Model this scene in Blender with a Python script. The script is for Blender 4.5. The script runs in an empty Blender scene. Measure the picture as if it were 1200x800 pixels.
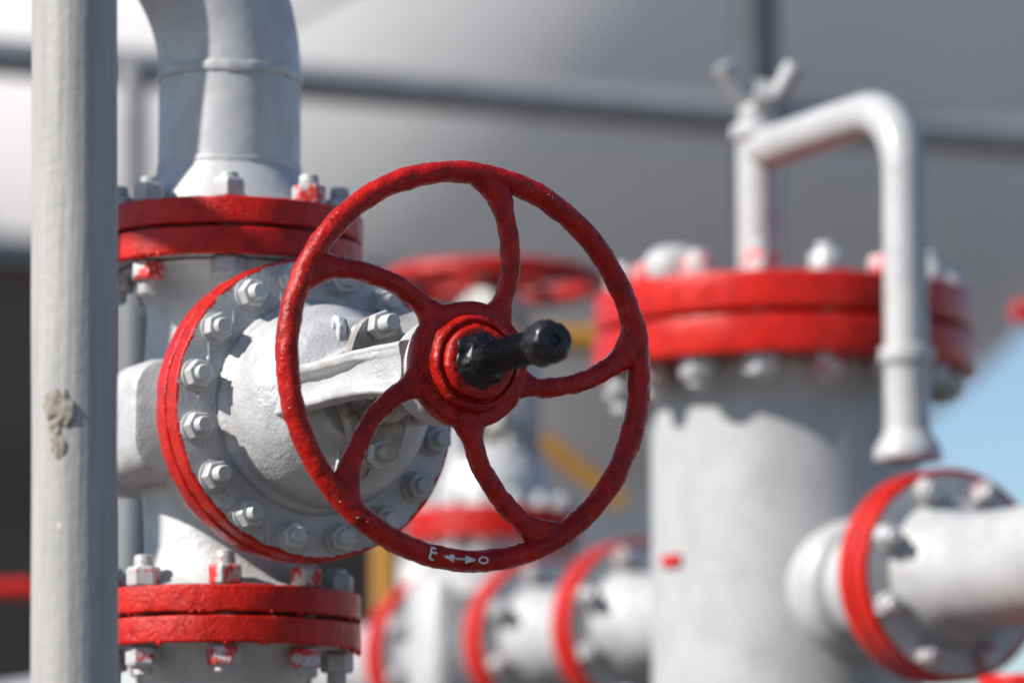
import bpy, bmesh, math, random
from mathutils import Vector, Matrix, noise
random.seed(7)
R = math.radians
SC = bpy.context.scene
COL = SC.collection

# ------------------------------------------------------------------ camera
FPX = 4800.0                       # focal length in photo pixels (1200 px wide)
PITCH = math.atan(700.0 / FPX)
CAMZ = 1.30
cam = bpy.data.cameras.new('camera')
cam.sensor_width = 36.0
cam.lens = FPX / 1200.0 * 36.0
cam.clip_start = 0.05
cam.clip_end = 2000
cam.dof.use_dof = True
cam.dof.focus_distance = 2.945
cam.dof.aperture_fstop = 4.4
camo = bpy.data.objects.new('camera', cam)
COL.objects.link(camo)
camo.location = (0, 0, CAMZ)
camo.rotation_euler = (math.pi / 2 + PITCH, 0, 0)
SC.camera = camo

# ------------------------------------------------------------------ light
SUN_AZ = R(25.6)                   # measured from -X (left) towards the camera
SUN_EL = R(36.0)
SUNV = Vector((-math.cos(SUN_AZ) * math.cos(SUN_EL), -math.sin(SUN_AZ) * math.cos(SUN_EL), math.sin(SUN_EL)))
w = bpy.data.worlds.new('World')
SC.world = w
w.use_nodes = True
nt = w.node_tree
nt.nodes.clear()
o_ = nt.nodes.new('ShaderNodeOutputWorld')
b_ = nt.nodes.new('ShaderNodeBackground')
s_ = nt.nodes.new('ShaderNodeTexSky')
s_.sky_type = 'NISHITA'
s_.sun_disc = False
s_.sun_elevation = SUN_EL
s_.sun_rotation = math.atan2(SUNV.x, SUNV.y)
s_.air_density = 1.0
s_.dust_density = 0.4
s_.ozone_density = 3.6
b_.inputs['Strength'].default_value = 0.085
nt.links.new(s_.outputs[0], b_.inputs[0])
nt.links.new(b_.outputs[0], o_.inputs[0])
sun = bpy.data.lights.new('sun', 'SUN')
sun.energy = 5.0
sun.angle = R(0.53)
sun.color = (1.0, 0.95, 0.88)
suno = bpy.data.objects.new('sun', sun)
COL.objects.link(suno)
suno.rotation_euler = SUNV.to_track_quat('Z', 'Y').to_euler()
SC.view_settings.view_transform = 'Standard'
SC.view_settings.look = 'None'
SC.view_settings.exposure = 0.63
SC.view_settings.gamma = 1.0
SC.cycles.use_denoising = True
SC.cycles.denoising_input_passes = 'RGB_ALBEDO_NORMAL'
SC.cycles.denoising_prefilter = 'ACCURATE'
SC.cycles.max_bounces = 8


def W(px, py, y):
    """photo pixel + world depth y -> world point"""
    cx, cy = (px - 600) / FPX, (400 - py) / FPX
    d = Vector((cx, math.cos(PITCH) - cy * math.sin(PITCH), math.sin(PITCH) + cy * math.cos(PITCH)))
    return Vector((0, 0, CAMZ)) + d * (y / d.y)


# ------------------------------------------------------------------ materials
MATS = {}


class NT:
    def __init__(s, name):
        s.m = bpy.data.materials.new(name)
        s.m.use_nodes = True
        s.t = s.m.node_tree
        s.t.nodes.clear()
        s.out = s.n('ShaderNodeOutputMaterial')
        s.p = s.n('ShaderNodeBsdfPrincipled')
        s.l(s.p.outputs[0], s.out.inputs[0])
        s.tc = s.n('ShaderNodeTexCoord')
        s.oi = s.n('ShaderNodeObjectInfo')
        # object coordinates shifted by a random amount per object
        cmb = s.n('ShaderNodeVectorMath', operation='SCALE')
        cmb.inputs[0].default_value = (7.1, 3.7, 5.3)
        s.l(s.oi.outputs['Random'], cmb.inputs['Scale'])
        add = s.n('ShaderNodeVectorMath', operation='ADD')
        s.l(s.tc.outputs['Object'], add.inputs[0])
        s.l(cmb.outputs[0], add.inputs[1])
        s.co = add.outputs[0]

    def n(s, t, **k):
        x = s.t.nodes.new(t)
        for a, b in k.items():
            setattr(x, a, b)
        return x

    def l(s, a, b):
        s.t.links.new(a, b)

    def noise(s, scale, detail=3, rough=0.55, vec=None, stretch=None, dist=0.0):
        x = s.n('ShaderNodeTexNoise')
        x.inputs['Scale'].default_value = scale
        x.inputs['Detail'].default_value = detail
        x.inputs['Roughness'].default_value = rough
        x.inputs['Distortion'].default_value = dist
        v = vec or s.co
        if stretch:
            mp = s.n('ShaderNodeMapping')
            mp.inputs['Scale'].default_value = stretch
            s.l(v, mp.inputs[0])
            v = mp.outputs[0]
        s.l(v, x.inputs['Vector'])
        return x.outputs['Fac']

    def ramp(s, fac, lo, hi, a=0.0, b=1.0):
        x = s.n('ShaderNodeMapRange')
        x.interpolation_type = 'SMOOTHSTEP'
        for i, v in zip((1, 2, 3, 4), (lo, hi, a, b)):
            x.inputs[i].default_value = v
        s.l(fac, x.inputs[0])
        return x.outputs[0]

    def mix(s, fac, a, b):
        x = s.n('ShaderNodeMix', data_type='RGBA')
        if isinstance(fac, (int, float)):
            x.inputs[0].default_value = fac
        else:
            s.l(fac, x.inputs[0])
        for i, v in ((6, a), (7, b)):
            if isinstance(v, tuple):
                x.inputs[i].default_value = (*v, 1)
            else:
                s.l(v, x.inputs[i])
        return x.outputs[2]

    def math(s, op, a, b=None):
        x = s.n('ShaderNodeMath', operation=op)
        for i, v in ((0, a), (1, b)):
            if v is None:
                continue
            if isinstance(v, (int, float)):
                x.inputs[i].default_value = v
            else:
                s.l(v, x.inputs[i])
        return x.outputs[0]

    def bump(s, fac, dist, strength=1.0, prev=None):
        x = s.n('ShaderNodeBump')
        x.inputs['Strength'].default_value = strength
        x.inputs['Distance'].default_value = dist
        s.l(fac, x.inputs['Height'])
        if prev is not None:
            s.l(prev, x.inputs['Normal'])
        return x.outputs[0]

    def setc(s, name, v):
        i = s.p.inputs[name]
        if isinstance(v, (int, float)):
            i.default_value = v
        elif isinstance(v, tuple):
            i.default_value = (*v, 1) if len(v) == 3 else v
        else:
            s.l(v, i)


SILVER_A, SILVER_B = (0.46, 0.46, 0.465), (0.37, 0.37, 0.375)
RED_A, RED_B = (0.50, 0.012, 0.006), (0.33, 0.008, 0.005)


def silver_nodes(t, warm=0.0, k=1.0):
    c = t.mix(t.ramp(t.noise(22, 5, 0.6), 0.35, 0.7), tuple(v * k for v in SILVER_A), tuple(v * (.5 + .5 * k if k == 1 else k * 1.06) for v in SILVER_B))
    c = t.mix(t.ramp(t.noise(9, 4, 0.6, stretch=(3, 3, 0.5)), 0.60, 0.82, 0, 0.25 + warm), c, (0.36, 0.32, 0.27))
    c = t.mix(t.ramp(t.noise(300, 2), 0.70, 0.78, 0, 0.5), c, (0.25, 0.22, 0.19))
    return c


def red_nodes(t, crack=False):
    k = 0.82 if crack else 1.0
    c = t.mix(t.ramp(t.noise(70, 5, 0.65), 0.35, 0.7), tuple(k * v for v in RED_A), tuple(k * k * v for v in RED_B))
    c = t.mix(t.ramp(t.noise(200, 3), 0.62, 0.74, 0, 0.55), c, (0.16, 0.012, 0.010))
    if crack:
        v = t.n('ShaderNodeTexVoronoi')
        v.feature = 'DISTANCE_TO_EDGE'
        v.inputs['Scale'].default_value = 95
        wv = t.n('ShaderNodeVectorMath', operation='ADD')
        nz = t.n('ShaderNodeTexNoise')
        nz.inputs['Scale'].default_value = 160
        sc = t.n('ShaderNodeVectorMath', operation='SCALE')
        sc.inputs['Scale'].default_value = 0.016
        t.l(t.co, nz.inputs['Vector'])
        t.l(nz.outputs['Color'], sc.inputs[0])
        t.l(t.co, wv.inputs[0])
        t.l(sc.outputs[0], wv.inputs[1])
        t.l(wv.outputs[0], v.inputs['Vector'])
        line = t.ramp(v.outputs['Distance'], 0.0, 0.035, 1, 0)
        msk = t.ramp(t.noise(34, 3), 0.57, 0.66)
        t.crackf = t.math('MULTIPLY', line, msk)
        c = t.mix(t.math('MULTIPLY', t.crackf, 0.8), c, (0.02, 0.008, 0.007))
        c = t.mix(t.ramp(t.noise(60, 5, 0.65, dist=0.8), 0.675, 0.69), c, (0.018, 0.015, 0.014))
    return c


def mat_silver(name, bump=1.0, warm=0.0, overspray=0.0, metal=0.15, rough=(0.34, 0.6), k=1.0):
    t = NT(name)
    c = silver_nodes(t, warm, k)
    if overspray:
        c = t.mix(t.ramp(t.noise(75, 5, 0.7, dist=0.4), 0.64 - overspray, 0.70 - overspray), c, (0.50, 0.03, 0.025))
    t.setc('Base Color', c)
    t.setc('Metallic', metal)
    t.setc('Roughness', t.ramp(t.noise(40, 4), 0.3, 0.7, *rough))
    n = t.bump(t.noise(45, 3), 0.004, 0.25 * bump)
    n = t.bump(t.noise(380, 3, 0.6), 0.0006, 0.55 * bump, n)
    t.setc('Normal', n)
    return t.m


def mat_red(name, bump=1.0, crack=False, dark=0.0, rough=(0.14, 0.34)):
    t = NT(name)
    c = red_nodes(t, crack)
    t.setc('Base Color', c)
    t.setc('Specular IOR Level', 0.26)
    t.setc('Roughness', t.ramp(t.noise(60, 4), 0.3, 0.7, *rough))
    n = t.bump(t.noise(70, 3), 0.004, 0.30 * bump)
    n = t.bump(t.noise(330, 4, 0.6), 0.0013, 0.75 * bump, n)
    if crack:
        n = t.bump(t.math('MULTIPLY', t.crackf, -1.0), 0.0012, 0.9, n)
    t.setc('Normal', n)
    return t.m


def mat_twotone(name, axis, r_edge, wob, front=None, bump=1.0, red_inside=False):
    """red on the rim, silver nearer the axis, with a hand-painted ragged border.
    axis: which object axis the flange turns about; front=(axis, sign, limit): silver only beyond it"""
    t = NT(name)
    sep = t.n('ShaderNodeSeparateXYZ')
    t.l(t.tc.outputs['Object'], sep.inputs[0])
    o = [i for i in range(3) if i != axis]
    rad = t.math('SQRT', t.math('ADD', t.math('MULTIPLY', sep.outputs[o[0]], sep.outputs[o[0]]),
                                t.math('MULTIPLY', sep.outputs[o[1]], sep.outputs[o[1]])))
    nz = t.math('SUBTRACT', t.noise(75, 5, 0.7), 0.5)
    rr = t.math('ADD', rad, t.math('MULTIPLY', nz, wob))
    red = t.ramp(rr, r_edge - 0.0004, r_edge + 0.0004)
    if front:
        ax, sgn, lim = front
        v = t.math('MULTIPLY', sep.outputs[ax], sgn)
        red = t.math('MAXIMUM', red, t.ramp(v, lim - 0.0006, lim, 1, 0))
    # dry-brushed specks of red near the border
    sp = t.math('MULTIPLY', t.ramp(t.noise(230, 4, 0.7), 0.60, 0.66), t.ramp(rr, r_edge - 0.013, r_edge, 0, 1))
    red = t.math('MAXIMUM', red, t.math('MULTIPLY', sp, 0.8))
    # silver scuffs on the red
    sc = t.ramp(t.noise(120, 5, 0.75, stretch=(1, 1, 2.5)), 0.66, 0.74, 0, 0.65)
    red = t.math('MULTIPLY', red, t.math('SUBTRACT', 1.0, sc))
    sv = t.mix(t.ramp(t.noise(55, 5, 0.7, stretch=(1.6, 1.6, 0.55)), 0.60, 0.72, 0, 0.55), silver_nodes(t), (0.20, 0.165, 0.13))
    c = t.mix(red, sv, red_nodes(t))
    t.setc('Base Color', c)
    t.setc('Metallic', t.math('MULTIPLY', t.math('SUBTRACT', 1.0, red), 0.15))
    t.setc('Roughness', t.ramp(t.noise(60, 4), 0.3, 0.7, 0.16, 0.38))
    t.setc('Specular IOR Level', 0.24)
    n = t.bump(t.noise(60, 3), 0.004, 0.3 * bump)
    n = t.bump(t.noise(300, 4, 0.65), 0.0015, 0.8 * bump, n)
    n = t.bump(red, 0.0004, 0.8, n)
    t.setc('Normal', n)
    return t.m


def mat_plain(name, a, b, scale, rough, bs=200, bd=0.0006, bstr=0.5, metal=0.0, stretch=None):
    t = NT(name)
    t.setc('Base Color', t.mix(t.ramp(t.noise(scale, 5, 0.6, stretch=stretch), 0.35, 0.68), a, b))
    t.setc('Roughness', t.ramp(t.noise(scale * 2, 3), 0.3, 0.7, rough - 0.1, rough + 0.1))
    t.setc('Metallic', metal)
    t.setc('Normal', t.bump(t.noise(bs, 4, stretch=stretch), bd, bstr))
    return t.m


MATS['silver'] = mat_silver('silver_paint')
MATS['silver_pipe'] = mat_silver('silver_pipe_paint', bump=0.55)
MATS['silver_cast'] = mat_silver('silver_cast_paint', bump=2.0, warm=0.3)
MATS['silver_far'] = mat_silver('light_grey_paint', bump=0.4, metal=0.05, k=0.84)
MATS['nut'] = mat_silver('nut_paint', bump=0.8, overspray=0.06)
MATS['nut_red'] = mat_silver('nut_paint_red', bump=0.8, overspray=0.16)
MATS['nut_clean'] = mat_silver('nut_paint_clean', bump=0.8, overspray=0.0)
MATS['red'] = mat_red('red_paint', 1.0)
MATS['red_wheel'] = mat_red('red_wheel_paint', 1.0, crack=True, rough=(0.14, 0.34))
MATS['bonnet_fl'] = mat_twotone('bonnet_flange_paint', 1, 0.1135, 0.010, front=(1, -1, 0.1772))
MATS['body_fl'] = mat_twotone('body_flange_paint', 2, 0.1005, 0.010)
MATS['grease'] = mat_plain('black_grease', (0.003, 0.003, 0.0035), (0.008, 0.007, 0.007), 120, 0.40, 300, 0.0008, 0.5)
MATS['cast_dirty'] = mat_plain('grimy_cast_metal', (0.34, 0.32, 0.30), (0.13, 0.11, 0.09), 45, 0.5, 260, 0.0016, 0.9)
MATS['gasket'] = mat_plain('gasket', (0.02, 0.018, 0.016), (0.04, 0.03, 0.025), 80, 0.8)
MATS['white_mark'] = mat_plain('white_marking_paint', (0.75, 0.75, 0.75), (0.55, 0.50, 0.50), 400, 0.6)
MATS['yellow'] = mat_plain('yellow_paint', (0.36, 0.17, 0.015), (0.28, 0.13, 0.012), 20, 0.4)
MATS['dark_steel'] = mat_plain('dark_grey_paint', (0.045, 0.05, 0.06), (0.03, 0.033, 0.04), 20, 0.5)
MATS['mid_steel'] = mat_plain('mid_grey_paint', (0.27, 0.27, 0.28), (0.22, 0.215, 0.21), 20, 0.5)
MATS['sphere'] = mat_plain('tank_paint', (0.72, 0.71, 0.72), (0.66, 0.65, 0.66), 0.5, 0.36, 3, 0.003, 0.3)
MATS['mortar'] = mat_plain('dried_mortar', (0.26, 0.235, 0.195), (0.19, 0.17, 0.14), 120, 0.9, 260, 0.002, 0.9)
MATS['shed'] = mat_plain('dark_wall', (0.13, 0.095, 0.07), (0.09, 0.065, 0.05), 0.8, 0.8, 6, 0.01, 0.3)
MATS['ground'] = mat_plain('gravel_ground', (0.14, 0.12, 0.105), (0.09, 0.078, 0.07), 3, 0.95, 40, 0.02, 0.7)


def mat_pole():
    t = NT('weathered_grey_paint')
    c = t.mix(t.ramp(t.noise(30, 5, 0.6, stretch=(4, 4, 0.25)), 0.3, 0.7), (0.34, 0.33, 0.32), (0.265, 0.26, 0.255))
    c = t.mix(t.ramp(t.noise(14, 5, 0.65, stretch=(1, 1, 0.5)), 0.56, 0.75, 0, 0.5), c, (0.33, 0.27, 0.20))
    c = t.mix(t.ramp(t.noise(130, 3), 0.70, 0.75, 0, 0.7), c, (0.24, 0.22, 0.20))
    c = t.mix(t.ramp(t.noise(95, 2), 0.735, 0.75, 0, 0.8), c, (0.62, 0.60, 0.57))
    t.setc('Base Color', c)
    t.setc('Roughness', 0.55)
    n = t.bump(t.noise(150, 4, stretch=(1.5, 1.5, 0.06)), 0.0015, 0.6)
    n = t.bump(t.noise(120, 4), 0.0012, 0.5, n)
    t.setc('Normal', n)
    return t.m


MATS['pole'] = mat_pole()

# ------------------------------------------------------------------ mesh helpers
I4 = Matrix.Identity(4)
STEM = Matrix.Rotation(R(90), 4, 'X')          # lathe axis z -> local -Y (stem direction)


def T(x, y, z):
    return Matrix.Translation((x, y, z))


def make_mesh(name, verts, faces, M=I4, sharp=35):
    me = bpy.data.meshes.new(name)
    me.from_pydata([tuple(M @ Vector(v)) for v in verts], [], faces)
    bm = bmesh.new()
    bm.from_mesh(me)
    bmesh.ops.recalc_face_normals(bm, faces=bm.faces)
    bm.to_mesh(me)
    bm.free()
    for p in me.polygons:
        p.use_smooth = True
    me.set_sharp_from_angle(angle=R(sharp))
    return me


def obj(name, me, mat, parent=None, loc=None, rot=None):
    o = bpy.data.objects.new(name, me)
    COL.objects.link(o)
    if mat and not me.materials:
        me.materials.append(MATS[mat])
    if parent:
        o.parent = parent
    if loc is not None:
        o.location = loc
    if rot is not None:
        o.rotation_euler = rot
    return o


def empty(name, label, cat, loc=(0, 0, 0), group=None, M=None):
    o = bpy.data.objects.new(name, None)
    o.empty_display_size = 0.1
    COL.objects.link(o)
    if M is not None:
        o.matrix_world = M
    else:
        o.location = loc
    o['label'] = label
    o['category'] = cat
    if group:
        o['group'] = group
    return o


def fillet(pts, r, n=4):
    """round the corners of an open (r,z) profile"""
    out = [pts[0]]
    for i in range(1, len(pts) - 1):
        p0, p1, p2 = Vector(pts[i - 1]), Vector(pts[i]), Vector(pts[i + 1])
        rr = r[i] if isinstance(r, (list, tuple)) else r
        a, b = p0 - p1, p2 - p1
        k = min(rr, a.length * 0.45, b.length * 0.45)
        if k < 1e-6:
            out.append(tuple(p1))
            continue
        A, B = p1 + a.normalized() * k, p1 + b.normalized() * k
        for j in range(n + 1):
            s = j / n
            out.append(tuple(A * (1 - s) ** 2 + p1 * 2 * s * (1 - s) + B * s * s))
    out.append(pts[-1])
    return out


def lathe(prof, seg=64, amp=0.0, freq=60.0, seed=0.0):
    """prof: list of (r,z); r==0 at either end closes with a pole"""
    V, F, rings = [], [], []
    for (r, z) in prof:
        if r < 1e-7:
            rings.append([len(V)])
            V.append((0, 0, z))
        else:
            ring = []
            for k in range(seg):
                a = 2 * math.pi * k / seg
                rr, zz = r, z
                p = Vector((r * math.cos(a), r * math.sin(a), z))
                if amp:
                    q = p * freq + Vector((seed, seed * 1.7, 0))
                    rr += amp * noise.noise(q)
                    zz += amp * noise.noise(q + Vector((31, 7, 3)))
                ring.append(len(V))
                V.append((rr * math.cos(a), rr * math.sin(a), zz))
            rings.append(ring)
    for a, b in zip(rings[:-1], rings[1:]):
        if len(a) == 1 and len(b) == 1:
            continue
        for k in range(seg):
            k2 = (k + 1) % seg
            if len(a) == 1:
                F.append((a[0], b[k], b[k2]))
            elif len(b) == 1:
                F.append((a[k], a[k2], b[0]))
            else:
                F.append((a[k], a[k2], b[k2], b[k]))
    return V, F


def sweep(path, rad, seg=32, cap=True, up=Vector((0, 0, 1)), section=None):
    """tube along a list of points; rad number or list; section: list of (a,b) multiplied by rad"""
    path = [Vector(p) for p in path]
    n = len(path)
    V, F = [], []
    tans = []
    for i in range(n):
        a, b = path[max(0, i - 1)], path[min(n - 1, i + 1)]
        tans.append((b - a).normalized())
    ref = up if abs(tans[0].dot(up)) < 0.9 else Vector((1, 0, 0))
    e1 = (ref - tans[0] * ref.dot(tans[0])).normalized()
    sec = section or [(math.cos(2 * math.pi * k / seg), math.sin(2 * math.pi * k / seg)) for k in range(seg)]
    seg = len(sec)
    for i in range(n):
        e1 = (e1 - tans[i] * e1.dot(tans[i])).normalized()
        e2 = tans[i].cross(e1)
        r = rad[i] if isinstance(rad, (list, tuple)) else rad
        for (a, b) in sec:
            V.append(path[i] + e1 * a * r + e2 * b * r)
    for i in range(n - 1):
        for k in range(seg):
            k2 = (k + 1) % seg
            F.append((i * seg + k, i * seg + k2, (i + 1) * seg + k2, (i + 1) * seg + k))
    if cap:
        F.append(tuple(range(seg - 1, -1, -1)))
        F.append(tuple((n - 1) * seg + k for k in range(seg)))
    return V, F


def merge(*parts):
    V, F = [], []
    for v, f in parts:
        o = len(V)
        V += [tuple(x) for x in v]
        F += [tuple(i + o for i in q) for q in f]
    return V, F


def tf(part, M):
    v, f = part
    return [M @ Vector(x) for x in v], f


def box(sx, sy, sz, M=I4):
    V = [(x * sx, y * sy, z * sz) for x in (-1, 1) for y in (-1, 1) for z in (-1, 1)]
    F = [(0, 1, 3, 2), (4, 6, 7, 5), (0, 4, 5, 1), (2, 3, 7, 6), (0, 2, 6, 4), (1, 5, 7, 3)]
    return tf((V, F), M)


def rounded_box(hx, hy, hz, r, M=I4, n=5):
    """prism along y with rounded x-z outline and rounded front/back edges"""
    outl = []
    for cx, cz, a0 in ((1, 1, 0), (-1, 1, 90), (-1, -1, 180), (1, -1, 270)):
        for j in range(n + 1):
            a = R(a0 + 90 * j / n)
            outl.append((cx * (hx - r) + r * math.cos(a), cz * (hz - r) + r * math.sin(a)))
    m = len(outl)
    e = 0.008
    st = [(-hy, e), (-hy + e * .3, e * .3), (-hy + e, 0), (hy - e, 0), (hy - e * .3, e * .3), (hy, e)]
    V, F = [], []
    for y, ins in st:
        for (x, z) in outl:
            V.append((x - math.copysign(min(ins, abs(x)), x), y, z - math.copysign(min(ins, abs(z)), z)))
    for i in range(len(st) - 1):
        for k in range(m):
            k2 = (k + 1) % m
            F.append((i * m + k, i * m + k2, (i + 1) * m + k2, (i + 1) * m + k))
    F.append(tuple(range(m)))
    F.append(tuple((len(st) - 1) * m + k for k in range(m - 1, -1, -1)))
    return tf((V, F), M)


# shared bolt meshes --------------------------------------------------
def hex_prism(Rc, h):
    """hex nut, corners softened by paint, chamfered top; sits on z=0"""
    c = 0.045
    def ring(rc, z):
        out = []
        for k in range(6):
            for s in (-1, 1):
                a = R(60 * k)
                p = Vector((math.cos(a), math.sin(a))) * rc
                q = Vector((math.cos(a + s * R(60)), math.sin(a + s * R(60)))) * rc
                pp = p.lerp(q, c)
                out.append((pp.x, pp.y, z))
        return out
    rings = [ring(Rc * .97, 0), ring(Rc, h * .10), ring(Rc, h * .82), ring(Rc * .93, h * .96), ring(Rc * .84, h), ring(Rc * .3, h)]
    V, F = [], []
    for r in rings:
        V += r
    for i in range(len(rings) - 1):
        for k in range(12):
            k2 = (k + 1) % 12
            F.append((i * 12 + k, i * 12 + k2, (i + 1) * 12 + k2, (i + 1) * 12 + k))
    F.append(tuple(range(11, -1, -1)))
    F.append(tuple(60 + k for k in range(12)))
    return V, F


def stud_mesh(r, z0, z1, pitch=0.002, seg=20, ends=(1, 1)):
    prof = [(0, z0), (r * .72, z0), (r * .93, z0 + 0.0018)]
    z = z0 + 0.0026
    while z < z1 - 0.0035:
        prof += [(r, z), (r * .93, z + pitch * .5)]
        z += pitch
    prof += [(r * .95, z1 - 0.0022), (r * .93, z1 - 0.0010), (r * .80, z1), (r * .3, z1 - .0003), (0, z1 - .0003)]
    return lathe(prof, seg)


M16R = 0.0138     # nut corner radius
NUT = {}
for key in ('nut', 'nut_red', 'nut_clean'):
    me = make_mesh('nut', *hex_prism(M16R, 0.0145), sharp=18)
    me.materials.append(MATS[key])
    NUT[key] = me
SMALLNUT = {}
for key in ('nut', 'nut_red', 'nut_clean'):
    me = make_mesh('nut', *hex_prism(0.0112, 0.0105), sharp=18)
    me.materials.append(MATS[key])
    SMALLNUT[key] = me
WASHER = make_mesh('washer', *lathe(fillet([(0.005, 0), (0.0124, 0), (0.0124, 0.0022), (0.005, 0.0025)], 0.0006, 2), 24))
WASHER.materials.append(MATS['nut_clean'])
FSTUD = make_mesh('flange_stud', *stud_mesh(0.0082, -0.049, 0.0465))
FSTUD.materials.append(MATS['nut'])
BSTUD = make_mesh('bonnet_stud', *stud_mesh(0.0066, -0.055, 0.0190))
BSTUD.materials.append(MATS['nut_clean'])
FLIP = Matrix.Rotation(math.pi, 4, 'X')


def flange_bolt(parent, M, thick=0.0245, rnd=None, keys=('nut', 'nut_red'), dz=None):
    """stud through a flange pair, centred on the joint; a nut above and one below"""
    rnd = rnd or random
    b = obj('flange_bolt', FSTUD, None, parent)
    b.matrix_basis = M @ T(0, 0, rnd.uniform(-.004, .004))
    for s in (0, 1):
        n = obj('nut', NUT[rnd.choice(keys)], None, b)
        off = b.matrix_basis.inverted() @ M
        n.matrix_basis = off @ (T(0, 0, thick) if s == 0 else T(0, 0, -thick) @ FLIP) @ Matrix.Rotation(rnd.uniform(0, 6), 4, 'Z')
    return b


# ------------------------------------------------------------------ gate valve
FF = 0.152          # half face-to-face length
FR = 0.1085         # pipe flange radius
FT = 0.0225         # flange thickness
GAP = 0.0014        # half joint gap
PR = 0.0575         # pipe radius
BCR = 0.0895        # bolt circle
WL = 0.442          # wheel plane along the stem
WRC = 0.1385        # rim centre radius


def flange_profile(z0, z1, r_in, r_hub):
    return fillet([(r_in, z0), (FR, z0), (FR, z1), (r_in, z1)], 0.0022, 4)


def wheel_lumps(V, amp=0.0009):
    out = []
    for v in V:
        v = Vector(v)
        d = Vector((noise.noise(v * 75), noise.noise(v * 75 + Vector((9, 4, 1))), noise.noise(v * 75 + Vector((3, 17, 8)))))
        d2 = Vector((noise.noise(v * 210), noise.noise(v * 210 + Vector((9, 4, 1))), noise.noise(v * 210 + Vector((3, 17, 8)))))
        out.append(v + d * amp + d2 * amp * 0.75)
    return out


def wpt(theta, r, h=0.0):
    """wheel coords: theta clockwise from up as seen from the front, r radius, h towards the viewer"""
    return Vector((r * math.sin(theta), -WL - h, r * math.cos(theta)))


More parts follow.
